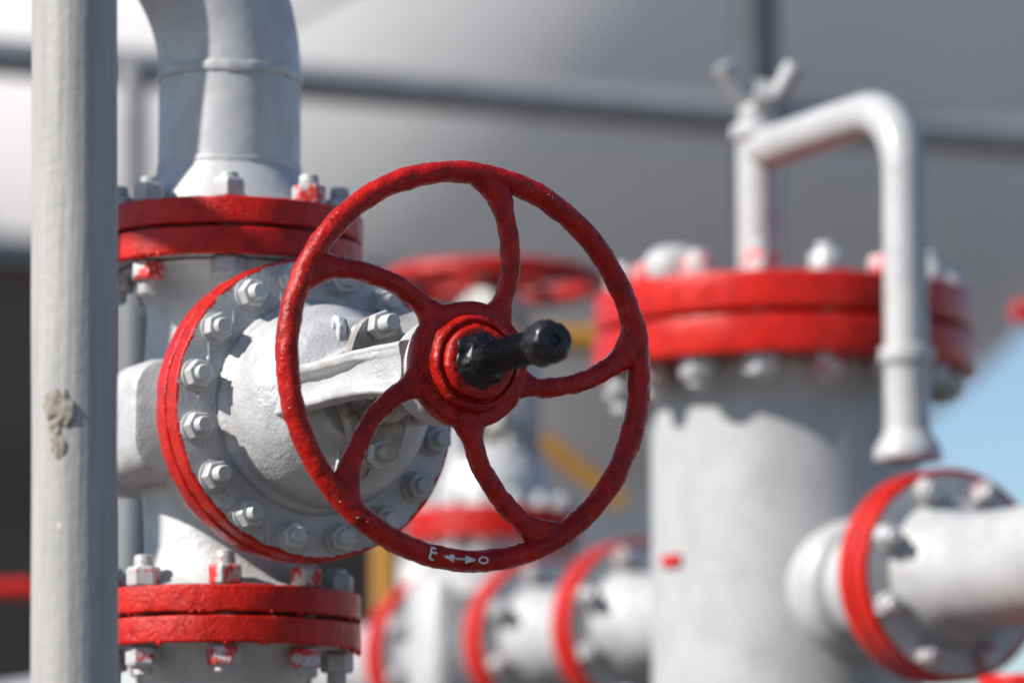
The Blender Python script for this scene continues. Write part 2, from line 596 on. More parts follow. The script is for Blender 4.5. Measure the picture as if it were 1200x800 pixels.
def build_wheel(valve, th0, detail=1.0, marks=True, fat=1.0):
    # rim is the wheel's parent mesh? keep a plain handwheel part: hub carries the others
    # hub plate
    hp = fillet([(0.0, -0.010), (0.030, -0.010), (0.0445, -0.0065), (0.0460, 0.0035), (0.0435, 0.0075), (0.0345, 0.0080),
                 (0.0335, 0.0165), (0.0300, 0.0185), (0.0285, 0.0150), (0.0270, 0.0150), (0.0262, 0.0215), (0.0235, 0.0235), (0.0, 0.0235)],
                0.0022, 4)
    v, f = lathe(hp, 96)
    M = T(0, -WL, 0) @ STEM
    v = wheel_lumps([M @ Vector(x) for x in v], 0.0009)
    wheel = obj('handwheel', make_mesh('handwheel', v, f), 'red_wheel', valve)
    # rim
    V, F = [], []
    n1, n2 = (320, 28) if detail >= 1 else (96, 14)
    for i in range(n1):
        a = 2 * math.pi * i / n1
        for j in range(n2):
            b = 2 * math.pi * j / n2
            V.append(wpt(a, WRC + fat * 0.0080 * math.cos(b), fat * 0.0088 * math.sin(b)))
    for i in range(n1):
        i2 = (i + 1) % n1
        for j in range(n2):
            j2 = (j + 1) % n2
            F.append((i * n2 + j, i2 * n2 + j, i2 * n2 + j2, i * n2 + j2))
    obj('rim', make_mesh('rim', wheel_lumps(V), F, sharp=80), 'red_wheel', wheel)
    # spokes: polar curve, flared at both ends
    RW = 0.147
    key = [(.26, 27.5), (.27, 27.0), (.33, 24.5), (.42, 21.8), (.50, 19.0), (.60, 14.8), (.72, 9.6), (.82, 5.0), (.90, 1.0), (.94, -1.0)]
    def ang(r):
        for (r0, a0), (r1, a1) in zip(key[:-1], key[1:]):
            if r <= r1:
                s = (r - r0) / (r1 - r0)
                return a0 + (a1 - a0) * s
        return key[-1][1]
    ns, nc = (72, 28) if detail >= 1 else (24, 12)
    raw = [.27 + (.94 - .27) * i / (ns - 1) for i in range(ns)]
    angs = [ang(r) for r in raw]
    for _ in range(4):
        angs = [angs[0]] + [(angs[i - 1] + 2 * angs[i] + angs[i + 1]) / 4 for i in range(1, ns - 1)] + [angs[-1]]
    for s in range(5):
        V, F = [], []
        base = th0 + R(72 * s)
        for i, r in enumerate(raw):
            i0, i1 = max(i - 1, 0), min(i + 1, ns - 1)
            slope = r * R(angs[i1] - angs[i0]) / (raw[i1] - raw[i0])
            shear = math.sqrt(1 + slope * slope)
            fl_h = max(0.0, (0.40 - r) / 0.12)
            fl_r = max(0.0, (r - 0.74) / 0.17)
            hw1 = (0.0070 + 0.009 * fl_h ** 2.0) * shear + 0.0060 * fl_r ** 2.2
            hw2 = (0.0070 + 0.009 * fl_h ** 2.0) * shear + 0.0135 * fl_r ** 2.2
            th = 0.0066 + 0.0008 * min(1, max(fl_h, fl_r))
            for k in range(nc):
                b = 2 * math.pi * k / nc
                cb, sb = math.cos(b), math.sin(b)
                cb2 = math.copysign(abs(cb) ** .85, cb)
                sb2 = math.copysign(abs(sb) ** .85, sb)
                w_ = cb2 * (hw1 if cb > 0 else hw2)
                V.append(wpt(base + R(angs[i]) + w_ / (r * RW), r * RW, sb2 * th))
        for i in range(ns - 1):
            for k in range(nc):
                k2 = (k + 1) % nc
                F.append((i * nc + k, i * nc + k2, (i + 1) * nc + k2, (i + 1) * nc + k))
        F.append(tuple(range(nc - 1, -1, -1)))
        F.append(tuple((ns - 1) * nc + k for k in range(nc)))
        obj('spoke', make_mesh('spoke', wheel_lumps(V), F, sharp=80), 'red_wheel', wheel)
    if marks:
        # painted marking on the front of the rim: a letter, a double arrow and a ring
        def on_rim(th, q):
            """q across the rim: + outwards; returns a point on the tube's front"""
            b = math.pi / 2 - q / 0.0083
            return wpt(th, WRC + 0.0082 * math.cos(b), 0.0090 * math.sin(b)) + Vector((0, -0.0002, 0))
        def stroke(pts, rad=0.00075):
            P = []
            for (a0, q0), (a1, q1) in zip(pts[:-1], pts[1:]):
                L = math.hypot((a1 - a0) * WRC, q1 - q0)
                m = max(2, int(L / 0.0008))
                for i in range(m):
                    s = i / m
                    P.append(on_rim(a0 + (a1 - a0) * s, q0 + (q1 - q0) * s))
            P.append(on_rim(*pts[-1]))
            P = [p + Vector((noise.noise(p * 500), 0, noise.noise(p * 500 + Vector((5, 5, 5))))) * 0.00022 for p in P]
            rr = [rad * (1 + .35 * noise.noise(p * 700)) for p in P]
            return sweep(P, rr, 8)
        mm = 0.001 / WRC
        c0 = R(191.5)                       # theta of the letter (clockwise from up: 180 = bottom)
        # letter, spine on the left
        L = [stroke([(c0 + 4.4 * mm, -.0042), (c0 + 4.9 * mm, 0.0), (c0 + 4.3 * mm, .0042)]),
             stroke([(c0 + 4.4 * mm, -.0042), (c0 + 1.2 * mm, -.0040)]),
             stroke([(c0 + 4.9 * mm, 0.0), (c0 + 0.2 * mm, -.0010)]),
             stroke([(c0 + 4.3 * mm, .0042), (c0 + 1.2 * mm, .0044)])]
        a0, a1 = c0 - 6.0 * mm, c0 - 30.0 * mm
        obj('painted_letter', make_mesh('painted_letter', *merge(*L)), 'white_mark', wheel)
        A = [stroke([(a0, 0.0), (a1, 0.0)], 0.0006)]
        for tip, sgn in ((a0, -1), (a1, 1)):
            for q in (-.0022, -.0012, 0.0012, .0022):
                A.append(stroke([(tip, 0.0), (tip + sgn * 7.5 * mm, q)], 0.0006))
            A.append(stroke([(tip + sgn * 7.5 * mm, -.0022), (tip + sgn * 6.0 * mm, .0022)], 0.0005))
            A.append(stroke([(tip + sgn * 7.5 * mm, .0022), (tip + sgn * 6.2 * mm, -.002)], 0.0005))
        obj('painted_arrow', make_mesh('painted_arrow', *merge(*A)), 'white_mark', wheel)
        oc = c0 - 36.5 * mm
        ring = [(oc + 3.6 * mm * math.cos(a) * (1 + .1 * math.sin(3 * a)), 0.0023 * math.sin(a)) for a in [2 * math.pi * k / 9 for k in range(10)]]
        obj('painted_circle', make_mesh('painted_circle', *stroke(ring, 0.0006)), 'white_mark', wheel)
    return wheel


def build_valve(valve, detail=1.0, th0=0.0, marks=True, rnd=None, wl=0.442, proud=0.1):
    global WL
    WL = wl
    EX = wl - 0.442
    rnd = rnd or random.Random(3)
    seg = 128 if detail >= 1 else 56
    # body: vertical neck
    z = FF - FT - GAP
    prof = [(0.088, -z + .0005), (0.078, -z + .004), (0.069, -z + .016), (0.0645, -z + .034), (0.066, -.06), (0.070, -.03), (0.071, 0),
            (0.070, .03), (0.066, .06), (0.0645, z - .034), (0.069, z - .016), (0.078, z - .004), (0.088, z - .0005)]
    body = obj('body', make_mesh('body', *lathe(prof, seg, 0.0004 * detail, 40)), 'silver_cast', valve)
    # gate housing: flat box, rounded, behind the bonnet flange
    cav = merge(rounded_box(0.112, 0.092, 0.0455, 0.024, T(0, 0.008, 0)),
                tf(lathe(fillet([(0.0, 0.06), (0.092, 0.06), (0.092, 0.10), (0.099, 0.118), (0.1, 0.141)], 0.008, 4), seg), STEM))
    obj('gate_housing', make_mesh('gate_housing', *cav), 'silver_cast', valve)
    for s in (1, -1):
        p = flange_profile(s * (FF - GAP), s * (FF - FT), 0.045, 0)
        obj('pipe_flange', make_mesh('pipe_flange', *lathe(p, seg, 0.0008 * detail, 90, s * 5)), 'body_fl', valve)
        g = fillet([(0.045, s * (FF - GAP - .0012)), (0.0800, s * (FF - GAP - .0012)), (0.0800, s * (FF + GAP + .0012)), (0.045, s * (FF + GAP + .0012))], 0.0003, 1)
        obj('gasket', make_mesh('gasket', *lathe(g, 64)), 'gasket', valve)
    # bonnet flange pair
    BR = 0.1165
    a = fillet([(0.07, 0.1395), (BR, 0.1395), (BR, 0.1578), (0.07, 0.1578)], 0.0022, 4)
    b = fillet([(0.07, 0.1590), (BR - .0006, 0.1590), (BR - .0006, 0.1782), (0.070, 0.1782)], 0.0026, 4)
    obj('body_bonnet_flange', make_mesh('body_bonnet_flange', *lathe(a, seg, 0.0009 * detail, 80, 2), STEM), 'red', valve)
    bf = obj('bonnet_flange', make_mesh('bonnet_flange', *lathe(b, seg, 0.0009 * detail, 80, 11), STEM), 'bonnet_fl', valve)
    # bonnet dome
    d = fillet([(0.0825, 0.1775), (0.0815, 0.1835), (0.0765, 0.1870), (0.0762, 0.2080), (0.0715, 0.2300), (0.0580, 0.2480), (0.0420, 0.2560), (0.0370, 0.2590),
                (0.0365, 0.2660), (0.0240, 0.2665)], 0.006, 4)
    obj('bonnet', make_mesh('bonnet', *lathe(d, seg, 0.0006 * detail, 45, 4), STEM), 'silver_cast', valve)
    # bonnet studs and nuts
    for k in range(16):
        th = R(11.25 + 22.5 * k)
        M = T(0.1010 * math.sin(th), -0.1782, 0.1010 * math.cos(th)) @ STEM
        st = obj('bonnet_bolt', BSTUD, None, valve)
        st.matrix_basis = M @ T(0, 0, rnd.uniform(-.002, .004))
        inv = st.matrix_basis.inverted() @ M
        n = obj('nut', SMALLNUT[rnd.choice(('nut', 'nut_clean', 'nut', 'nut_clean'))], None, st)
        n.matrix_basis = inv @ T(0, 0, 0.0021) @ Matrix.Rotation(rnd.uniform(0, 6), 4, 'Z')
        ws = obj('washer', WASHER, None, st)
        ws.matrix_basis = inv @ T(0, 0, -0.0001)
        n2 = obj('nut', SMALLNUT['nut_red'], None, st)
        n2.matrix_basis = inv @ T(0, 0, -0.0387) @ FLIP
    if detail >= 1:
        def bead(p, r_, lz, ly):
            V_, F_ = lathe([(0, -1), (.5, -.86), (.86, -.5), (1, 0), (.8, .5), (.45, .86), (0, 1)], 10)
            return [Vector((v_[0] * r_, v_[1] * ly, v_[2] * lz)) + p for v_ in V_], F_
        for (xx, zz, ll) in ((-.0965, .010, .007), (-.089, .041, .010), (-.0690, .058, .014), (-.092, -.028, .009), (-.074, -.066, .006), (-.030, .080, .008), (-.0835, .0005, .006), (.052, .066, .007)):
            obj('paint_run', make_mesh('paint_run', *merge(bead(Vector((xx, -.1783, zz)), .0011, ll, .0009), bead(Vector((xx, -.1784, zz - ll * .85)), .0019, .0028, .0016))), 'silver', bf)
        for zl, nm in ((FF - FT, 1), (-FF + GAP, 2)):
            parts = []
            for k in range(46):
                a_ = rnd.uniform(0, 6.283)
                rr_ = FR - rnd.uniform(.0008, .003)
                parts.append(bead(Vector((rr_ * math.cos(a_), rr_ * math.sin(a_), zl + .0005)), rnd.uniform(.0012, .0024), rnd.uniform(.0014, .0038), rnd.uniform(.0012, .0024)))
            obj('paint_drips', make_mesh('paint_drips', *merge(*parts)), 'red', valve)['kind'] = 'stuff'
    # gland: packing ring, follower with two lugs, swing studs above and below
    g = fillet([(0.0, 0.262), (0.026, 0.262), (0.026, 0.300), (0.0145, 0.300), (0.0145, 0.31)], 0.002, 3)
    obj('gland', make_mesh('gland', *lathe(g, 48), STEM), 'cast_dirty', valve)
    fol = []
    out = []
    for k in range(48):
        a_ = 2 * math.pi * k / 48
        x, zz = math.cos(a_), math.sin(a_)
        rr = 0.031 + 0.026 * abs(zz) ** 7
        out.append((rr * x, rr * zz))
    V = [(x, -y, zz) for y in (0.280, 0.2925) for (x, zz) in out]
    F = [tuple(range(48)), tuple(range(95, 47, -1))] + [(k, 48 + k, 48 + (k + 1) % 48, (k + 1) % 48) for k in range(48)]
    obj('gland_follower', make_mesh('gland_follower', V, F), 'cast_dirty', valve)
    for s in (1, -1):
        zc = 0.0435 * s
        # lug: pair of ears on the bonnet that hold the swing stud
        for sx in (-1, 1):
            ears = []
            P = [(-0.0, 0.205), (0.0, 0.243)]
            V, F = [], []
            prof2 = [(0.228, 0.040), (0.2555, 0.040), (0.2570, 0.052), (0.2530, 0.0595), (0.2455, 0.0620), (0.2380, 0.0580), (0.2320, 0.052)]
            x0, x1 = sx * 0.0095, sx * 0.0165
            m = len(prof2)
            V = [(x, -l, s * zz) for x in (x0, x1) for (l, zz) in prof2]
            F = [tuple(range(m)), tuple(range(2 * m - 1, m - 1, -1))] + [(k, m + k, m + (k + 1) % m, (k + 1) % m) for k in range(m)]
            ear = obj('lug', make_mesh('lug', V, F, sharp=50), 'silver_cast', valve)
            md = ear.modifiers.new('bevel', 'BEVEL')
            md.width = 0.0014
            md.segments = 3
            pin = fillet([(0, 0), (0.0048, 0), (0.0048, 0.0022), (0, 0.0022)], 0.0008, 2)
            Mp = T(x1, -0.2462, s * 0.0520) @ Matrix.Rotation(R(90) * sx, 4, 'Y')
            obj('pin', make_mesh('pin', *lathe(pin, 20), Mp), 'nut_clean', ear)
        eye = lathe(fillet([(0.0055, -0.0085), (0.0105, -0.0085), (0.0105, 0.0085), (0.0055, 0.0085)], 0.0012, 2), 28)
        stv = merge(tf(stud_mesh(0.0068, 0.252, 0.318), T(0, 0, zc + s * .0045) @ STEM), tf(eye, T(0, -0.2462, s * 0.0500) @ Matrix.Rotation(R(90), 4, 'Y')))
        sw = obj('swing_bolt', make_mesh('swing_bolt', *stv), 'nut_clean' if s > 0 else 'cast_dirty', valve)
        for q in (0.2935, ):
            n = obj('nut', SMALLNUT['nut_clean'], None, sw)
            n.matrix_basis = T(0, -q, zc + s * .0045) @ STEM @ Matrix.Rotation(.4, 4, 'Z')
    # yoke: two channel-section arms left and right, ending in a ring under the wheel
    yoke = obj('yoke_ring', make_mesh('yoke_ring', *lathe(fillet([(0.013, 0.392), (0.034, 0.392), (0.039, 0.398), (0.039, 0.418), (0.034, 0.4290), (0.013, 0.4290)], 0.003, 4), 64, 0.0004, 60), T(0, -EX, 0) @ STEM), 'silver_cast', valve)
    for s in (-1, 1):
        sec = [(-.0065, -.0165), (.0050, -.0175), (.0115, -.0160), (.0125, -.0125), (.0105, -.0085), (.0030, -.0068), (.0020, 0.0), (.0030, .0068), (.0105, .0085), (.0125, .0125), (.0115, .0160), (.0050, .0175), (-.0065, .0165)]
        V, F = [], []
        st = [(0.196, .0480, 1.25, 0.0), (0.210, .0485, 1.2, 0.0), (0.228, .0490, 1.12, 0.0), (0.240, .0495, 1.06, 0.0), (0.252, .0500, 1.02, .3), (0.266, .0500, 1.0, .8), (0.29, .0500, 1.0, 1.0), (0.32, .0490, 1.0, 1.0), (0.35, .0470, 1.0, .85), (0.372, .0440, 1.02, .5), (0.388, .0395, 1.06, .2), (0.398, .0340, 1.1, .1), (0.418, .0300, 1.1, .1)]
        st = [(p[0] + EX * max(0, min(1, (p[0] - .25) / .1)), *p[1:]) for p in st]
        # resample for lumps
        R2 = []
        for p, q in zip(st[:-1], st[1:]):
            for j in range(6):
                R2.append(tuple(p[i] + (q[i] - p[i]) * j / 6 for i in range(4)))
        R2.append(st[-1])
        # finer section
        S2 = []
        for i in range(len(sec)):
            p, q = sec[i], sec[(i + 1) % len(sec)]
            for j in range(4):
                S2.append((p[0] + (q[0] - p[0]) * j / 4, p[1] + (q[1] - p[1]) * j / 4))
        for _ in range(2):
            S2 = [((S2[i - 1][0] + 2 * S2[i][0] + S2[(i + 1) % len(S2)][0]) / 4, (S2[i - 1][1] + 2 * S2[i][1] + S2[(i + 1) % len(S2)][1]) / 4) for i in range(len(S2))]
        m = len(S2)
        for (l, x, sc, gd) in R2:
            for (a_, b_2) in S2:
                # groove depth fades out towards the ring
                aa = a_ if a_ < 0 else (0.0115 - (0.0115 - a_) * gd if abs(b_2) < 0.0125 else a_)
                p = Vector((s * (x + aa), -l, b_2 * sc))
                p += Vector((noise.noise(p * 60), noise.noise(p * 60 + Vector((4, 4, 4))), noise.noise(p * 60 + Vector((8, 1, 4))))) * 0.0008
                V.append(p)
        for i in range(len(R2) - 1):
            for k in range(m):
                k2 = (k + 1) % m
                F.append((i * m + k, i * m + k2, (i + 1) * m + k2, (i + 1) * m + k))
        F.append(tuple(range(m)))
        F.append(tuple((len(R2) - 1) * m + k for k in range(m)))
        obj('yoke_arm', make_mesh('yoke_arm', V, F, sharp=60), 'silver_cast', valve)
    # small clamp plate beside the upper swing bolt
    obj('clip_plate', make_mesh('clip_plate', *box(0.0015, 0.030, 0.010, T(0.022, -0.318, 0.048) @ Matrix.Rotation(R(-20), 4, 'Y')), sharp=20), 'silver', valve)
    # stem: smooth lower rod, threaded greased end, blunt knob
    pr = [(0.0105, 0.25), (0.0105, 0.395), (0.0112, 0.46)]
    zz = 0.4605
    PT = 0.46 + proud - .004
    while zz < PT and proud > 0:
        pr += [(0.0116, zz), (0.0117, zz + .0012), (0.0094, zz + .0020), (0.0094, zz + .0030)]
        zz += 0.0040
    if proud > 0:
        pr += [(0.0112, PT + .001)]
    pr = [(r_, z_ + (EX if z_ > .39 else 0)) for (r_, z_) in pr]
    stem = obj('stem', make_mesh('stem', *lathe(pr, 40), STEM, sharp=50), 'grease', valve)
    if proud <= 0:
        build_wheel(valve, th0, detail, marks, 1.5)
        return
    kn = fillet([(r_, z_ - 0.556 + PT) for (r_, z_) in [(0.0100, 0.5545), (0.0150, 0.5560), (0.0158, 0.5640), (0.0150, 0.5740), (0.0120, 0.5790), (0.0048, 0.5795), (0.0030, 0.5765), (0.0, 0.5765)]], 0.0025, 4)
    v, f = lathe(kn, 48)
    v = [STEM @ (Vector(x) + Vector((0, 0, EX))) for x in v]
    v = [x + Vector((noise.noise(x * 150), noise.noise(x * 150 + Vector((3, 3, 3))), noise.noise(x * 150 + Vector((7, 1, 2))))) * 0.0016 for x in v]
    obj('stem_cap', make_mesh('stem_cap', v, f, sharp=60), 'grease', stem)
    gb = fillet([(0.0, 0.4620), (0.0205, 0.4640), (0.0205, 0.4660), (0.0165, 0.4680), (0.0140, 0.4705), (0.0118, 0.4730), (0.0090, 0.4730)], 0.002, 5)
    v, f = lathe(gb, 72)
    v = [STEM @ (Vector(x) + Vector((0, 0, EX))) for x in v]
    v = [x + Vector((noise.noise(x * 130), 0.8 * noise.noise(x * 130 + Vector((3, 3, 3))), noise.noise(x * 130 + Vector((7, 1, 2))))) * 0.0028 for x in v]
    obj('grease_lump', make_mesh('grease_lump', v, f, sharp=60), 'grease', stem)
    build_wheel(valve, th0, detail, marks, 1.0 if detail >= 1 else 1.5)


YAW = R(26.5)
DV = Vector((math.sin(YAW), -math.cos(YAW), 0))      # main stem direction
UV = Vector((math.cos(YAW), math.sin(YAW), 0))
V0 = Vector((-0.2290, 3.262, 0))
HUB = W(548, 428, V0.y + WL * DV.y)
V0.z = HUB.z

# ------------------------------------------------------------------ ground
V = [(-400, -60, 0), (400, -60, 0), (400, 900, 0), (-400, 900, 0)]
g = obj('ground', make_mesh('ground', V, [(0, 1, 2, 3)]), 'ground')
g['kind'] = 'structure'

# ------------------------------------------------------------------ main valve
MV = Matrix.Translation(V0) @ Matrix.Rotation(YAW, 4, 'Z')
valve = empty('gate_valve', 'silver gate valve in sharp focus with red five-spoke handwheel and black greased stem', 'valve', M=MV, group='gate valves')
build_valve(valve, 1.0, th0=R(8.0))
rb = random.Random(5)
for s in (1, -1):
    for k in range(8):
        th = R(22.5 + 45 * k)
        flange_bolt(valve, T(BCR * math.sin(th), -BCR * math.cos(th), s * FF), rnd=rb)

# ------------------------------------------------------------------ pipes on the main valve


def arc(c, e_from, e_to, rad, n=20, a1=90):
    return [c + e_from * rad * math.cos(R(a1) * i / n) + e_to * rad * math.sin(R(a1) * i / n) for i in range(n + 1)]


def weld_bead(path_pt, axis, rad, parent, mat='silver_pipe', tr=0.0042):
    V, F = [], []
    q = Vector((0, 0, 1)).rotation_difference(axis)
    n1, n2 = 90, 8
    for i in range(n1):
        a = 2 * math.pi * i / n1
        for j in range(n2):
            b = 2 * math.pi * j / n2
            rr = tr * (1 + .25 * noise.noise(Vector((math.cos(a), math.sin(a), 0)) * 9))
            r_ = rad - .001 + rr * .75 * math.cos(b)
            V.append(path_pt + q @ Vector((r_ * math.cos(a), r_ * math.sin(a), 1.25 * rr * math.sin(b) + .0022 * noise.noise(Vector((math.cos(a) * 3, math.sin(a) * 3, rad * 99))))))
    for i in range(n1):
        for j in range(n2):
            i2, j2 = (i + 1) % n1, (j + 1) % n2
            F.append((i * n2 + j, i2 * n2 + j, i2 * n2 + j2, i * n2 + j2))
    return obj('weld_bead', make_mesh('weld_bead', V, F), mat, parent)


def weld_neck(parent, M, mat_f='body_fl', mat_n='silver_pipe', seg=96, amp=0.0007):
    """flange with tapered neck; joint face at z=0, neck along +z, ends at z=.062"""
    p = fillet([(0.045, GAP), (FR, GAP), (FR, FT), (0.075, FT)], 0.0022, 4)
    f = obj('flange', make_mesh('flange', *lathe(p, seg, amp, 90, 3)), mat_f, parent)
    f.matrix_basis = M
    p = fillet([(0.080, FT - .0005), (0.0765, FT + .003), (0.0660, FT + .022), (PR + .001, FT + .036), (PR, FT + .040)], 0.006, 4)
    n = obj('flange_neck', make_mesh('flange_neck', *lathe(p, seg)), mat_n, parent)
    n.matrix_basis = M
    return f


ep = empty('elbow_pipe', 'silver elbow pipe with red flange bolted on top of the sharp valve', 'pipe', V0)
weld_neck(ep, T(0, 0, FF) @ Matrix.Rotation(.3, 4, 'Z'))
zt = FF + FT + .040
zw = (W(264, 93, V0.y).z - V0.z)
LEG = Vector((-math.cos(R(22.8)), -math.sin(R(22.8)), 0))
ER = 0.171
UPZ = Vector((0, 0, 1))
path = [Vector((0, 0, zt + (zw - zt) * i / 6)) for i in range(7)]
c = Vector((0, 0, zw)) + LEG * ER
path += arc(c, -LEG, UPZ, ER, 24)[1:]
far = c + UPZ * ER + LEG * 3.6
path.append(far)
path += arc(far - UPZ * ER, UPZ, LEG, ER, 12)[1:]
end = far - UPZ * ER + LEG * ER
path.append(Vector((end.x, end.y, -V0.z)))
obj('pipe', make_mesh('pipe', *sweep(path, PR, 96), sharp=60), 'silver_pipe', ep)
weld_bead(Vector((0, 0, zt)), UPZ, PR, ep, tr=.0030)
weld_bead(Vector((0, 0, zw)), UPZ, PR, ep, tr=.0045)

lp = empty('riser_pipe', 'silver pipe with red flange under the sharp valve, running down to the ground', 'pipe', V0)
weld_neck(lp, T(0, 0, -FF) @ FLIP)
obj('pipe', make_mesh('pipe', *sweep([(0, 0, -zt), (0, 0, -zt - .3), (0, 0, -V0.z)], PR, 96)), 'silver_pipe', lp)
weld_bead(Vector((0, 0, -zt + .004)), UPZ, PR, lp, tr=.0040)
rd = random.Random(21)
parts = []
for k in range(34):
    a_ = rd.uniform(0, 6.283)
    rr_ = FR - rd.uniform(.0008, .003)
    V_, F_ = lathe([(0, -1), (.5, -.86), (.86, -.5), (1, 0), (.8, .5), (.45, .86), (0, 1)], 10)
    q_ = rd.uniform(.0009, .0026)
    parts.append(([Vector((v_[0] * q_ + rr_ * math.cos(a_), v_[1] * q_ + rr_ * math.sin(a_), v_[2] * q_ * 1.5 - FF - FT + .0006)) for v_ in V_], F_))
obj('paint_drips', make_mesh('paint_drips', *merge(*parts)), 'red', lp)['kind'] = 'stuff'

# ------------------------------------------------------------------ foreground post
YP = 2.66
pt, pb = W(87.5, 0, YP), W(87.5, 800, YP)
dirp = (pt - pb).normalized()
base = pb + dirp * ((0 - pb.z) / dirp.z)
top = pb + dirp * ((3.0 - pb.z) / dirp.z)
PRAD = 51.0 / FPX * (YP / math.cos(R(0)))
pole = empty('post', 'round grey painted post with a mortar splash, standing at the left edge', 'post', base)
v, f = sweep([(top - base) * (i / 140) for i in range(141)], PRAD, 72)
v = [x + Vector((noise.noise(Vector((x.x * 40, x.y * 40, x.z * 9))), noise.noise(Vector((x.x * 40, x.y * 40, x.z * 9 + 40))), 0)) * 0.0006 for x in v]
obj('tube', make_mesh('tube', v, f), 'pole', pole)
plate = fillet([(0, 0), (0.09, 0), (0.09, 0.012), (0, 0.012)], 0.002, 2)
obj('base_plate', make_mesh('base_plate', *lathe(plate, 4)), 'pole', pole)
for (mx, my, sx, sz, sd) in ((75, 482, .0085, .0125, 1), (72, 500, .0050, .008, 2), (73, 524, .0050, .0085, 3)):
    off = (mx - 87.5) / 51.0
    c0 = W(87.5, my, YP) - base + Vector((off * PRAD, -math.sqrt(1 - off * off) * PRAD, 0))
    bm = bmesh.new()
    bmesh.ops.create_icosphere(bm, subdivisions=4, radius=1.0)
    for q in bm.verts:
        p = q.co.copy()
        k = 1 + .55 * noise.noise(p * 1.6 + Vector((sd * 7, 0, 0))) + .22 * noise.noise(p * 5)
        q.co = Vector((p.x * sx * k, p.y * .0022 * k, p.z * sz * k))
    me = bpy.data.meshes.new('mortar_splash')
    bm.to_mesh(me)
    bm.free()
    for pl in me.polygons:
        pl.use_smooth = True
    mo = obj('mortar_splash', me, 'mortar', pole, c0 + Vector((0, 0.0008, 0)))
    mo.rotation_euler = (0, 0, math.asin(off))

# ------------------------------------------------------------------ filter vessel on the right
VY = 4.42
vc = W(919, 396, VY)            # centre of the flange joint
VR, VB = 0.209, 0.146
vbase = Vector((vc.x, vc.y, 0))
ves = empty('filter_vessel', 'large white upright vessel with wide red bolted cover flange', 'vessel', vbase)
zj = vc.z
sh = fillet([(0.0, 0.30), (0.10, 0.32), (VB, 0.42), (VB, zj - .075), (VB + .012, zj - .052), (VB + .012, zj - .040)], 0.02, 5)
obj('shell', make_mesh('shell', *lathe(sh, 96)), 'silver_far', ves)
for k in range(4):
    a = R(45 + 90 * k)
    obj('leg', make_mesh('leg', *sweep([(math.cos(a) * .12, math.sin(a) * .12, 0), (math.cos(a) * .12, math.sin(a) * .12, .42)], .025, 16)), 'silver_far', ves)
lo = fillet([(0.10, zj - .003), (VR, zj - .003), (VR, zj - .043), (0.10, zj - .043)], .003, 3)
up = fillet([(0.0, zj + .043), (VR - .002, zj + .043), (VR - .002, zj + .003), (0.10, zj + .003)], .003, 3)
MATS['ves_fl'] = mat_red('red_flange_paint', .6)
obj('shell_flange', make_mesh('shell_flange', *lathe(lo, 96)), 'ves_fl', ves)
obj('cover', make_mesh('cover', *lathe(up, 96)), 'ves_fl', ves)
obj('gasket', make_mesh('gasket', *lathe([(.12, zj - .004), (.165, zj - .004), (.165, zj + .004), (.12, zj + .004)], 48)), 'gasket', ves)
VNUT = make_mesh('nut', *hex_prism(.021, .022), sharp=40)
VNUT.materials.append(MATS['nut_clean'])
VNUTR = make_mesh('nut', *hex_prism(.021, .022), sharp=40)
VNUTR.materials.append(MATS['nut_red'])
VST = make_mesh('stud', *stud_mesh(.0125, -.074, .073, .003))
VST.materials.append(MATS['nut_clean'])
rv = random.Random(2)
for k in range(16):
    a = R(11 + 22.5 * k)
    st = obj('cover_bolt', VST, None, ves, (.178 * math.cos(a), .178 * math.sin(a), zj + rv.uniform(-.008, .006)))
    n = obj('nut', VNUT if rv.random() < .75 else VNUTR, None, st, (0, 0, zj + .0432 - st.location.z), (0, 0, rv.uniform(0, 6)))
    n = obj('nut', VNUTR if rv.random() < .5 else VNUT, None, st, (0, 0, zj - .0432 - st.location.z), (math.pi, 0, rv.uniform(0, 6)))
# lifting knob on the cover, front left
kb = W(790, 352, VY - .10) - vbase
kp = fillet([(0, 0), (.030, 0), (.034, .012), (.034, .026), (.022, .040), (0, .044)], .008, 4)
k_ = obj('cover_plug', make_mesh('cover_plug', *lathe(kp, 32)), 'silver_far', ves, (kb.x, kb.y, zj + .0425))
# little red tag on the shell
tx = (782 - 919) / FPX * VY
ta = math.asin(tx / VB)
obj('red_tag', make_mesh('red_tag', *box(.016, .004, .006), sharp=20), 'ves_fl', ves,
    (tx, -math.cos(ta) * (VB + .002), W(782, 658, VY - .06).z), (0, 0, ta))
# side nozzle
NZ = W(1112, 674, VY - .327 * math.cos(YAW))
nzM = Matrix.Rotation(YAW, 4, 'Z') @ STEM                 # lathe z -> DV
nzo = (vbase + Vector((0, 0, NZ.z))) - vbase
st = fillet([(PR + .002, 0.11), (PR + .002, .262), (PR + .010, .274), (PR + .018, .288)], .004, 3)
nz = obj('nozzle', make_mesh('nozzle', *lathe(st, 64)), 'silver_far', ves, nzo)
nz.rotation_euler = nzM.to_euler()
sd = fillet([(PR + .016, .110), (PR + .016, .165), (PR + .010, .174), (PR + .002, .177)], .004, 4)
o2 = obj('nozzle_pad', make_mesh('nozzle_pad', *lathe(sd, 64)), 'silver_far', ves, nzo)
o2.rotation_euler = nzM.to_euler()


def flange_ring(parent, M, name='flange', t=FT, mat='far_fl', r_in=.05):
    p = fillet([(r_in, 0), (FR, 0), (FR, t), (r_in, t)], .0025, 3)
    o = obj(name, make_mesh(name, *lathe(p, 72)), mat, parent)
    o.matrix_basis = M
    return o


MATS['far_fl'] = mat_twotone('far_flange_paint', 2, 0.1015, 0.006, bump=.5)
FSTUD2 = FSTUD
flange_ring(ves, T(*nzo) @ nzM @ T(0, 0, .2860), 'nozzle_flange', mat='far_fl')

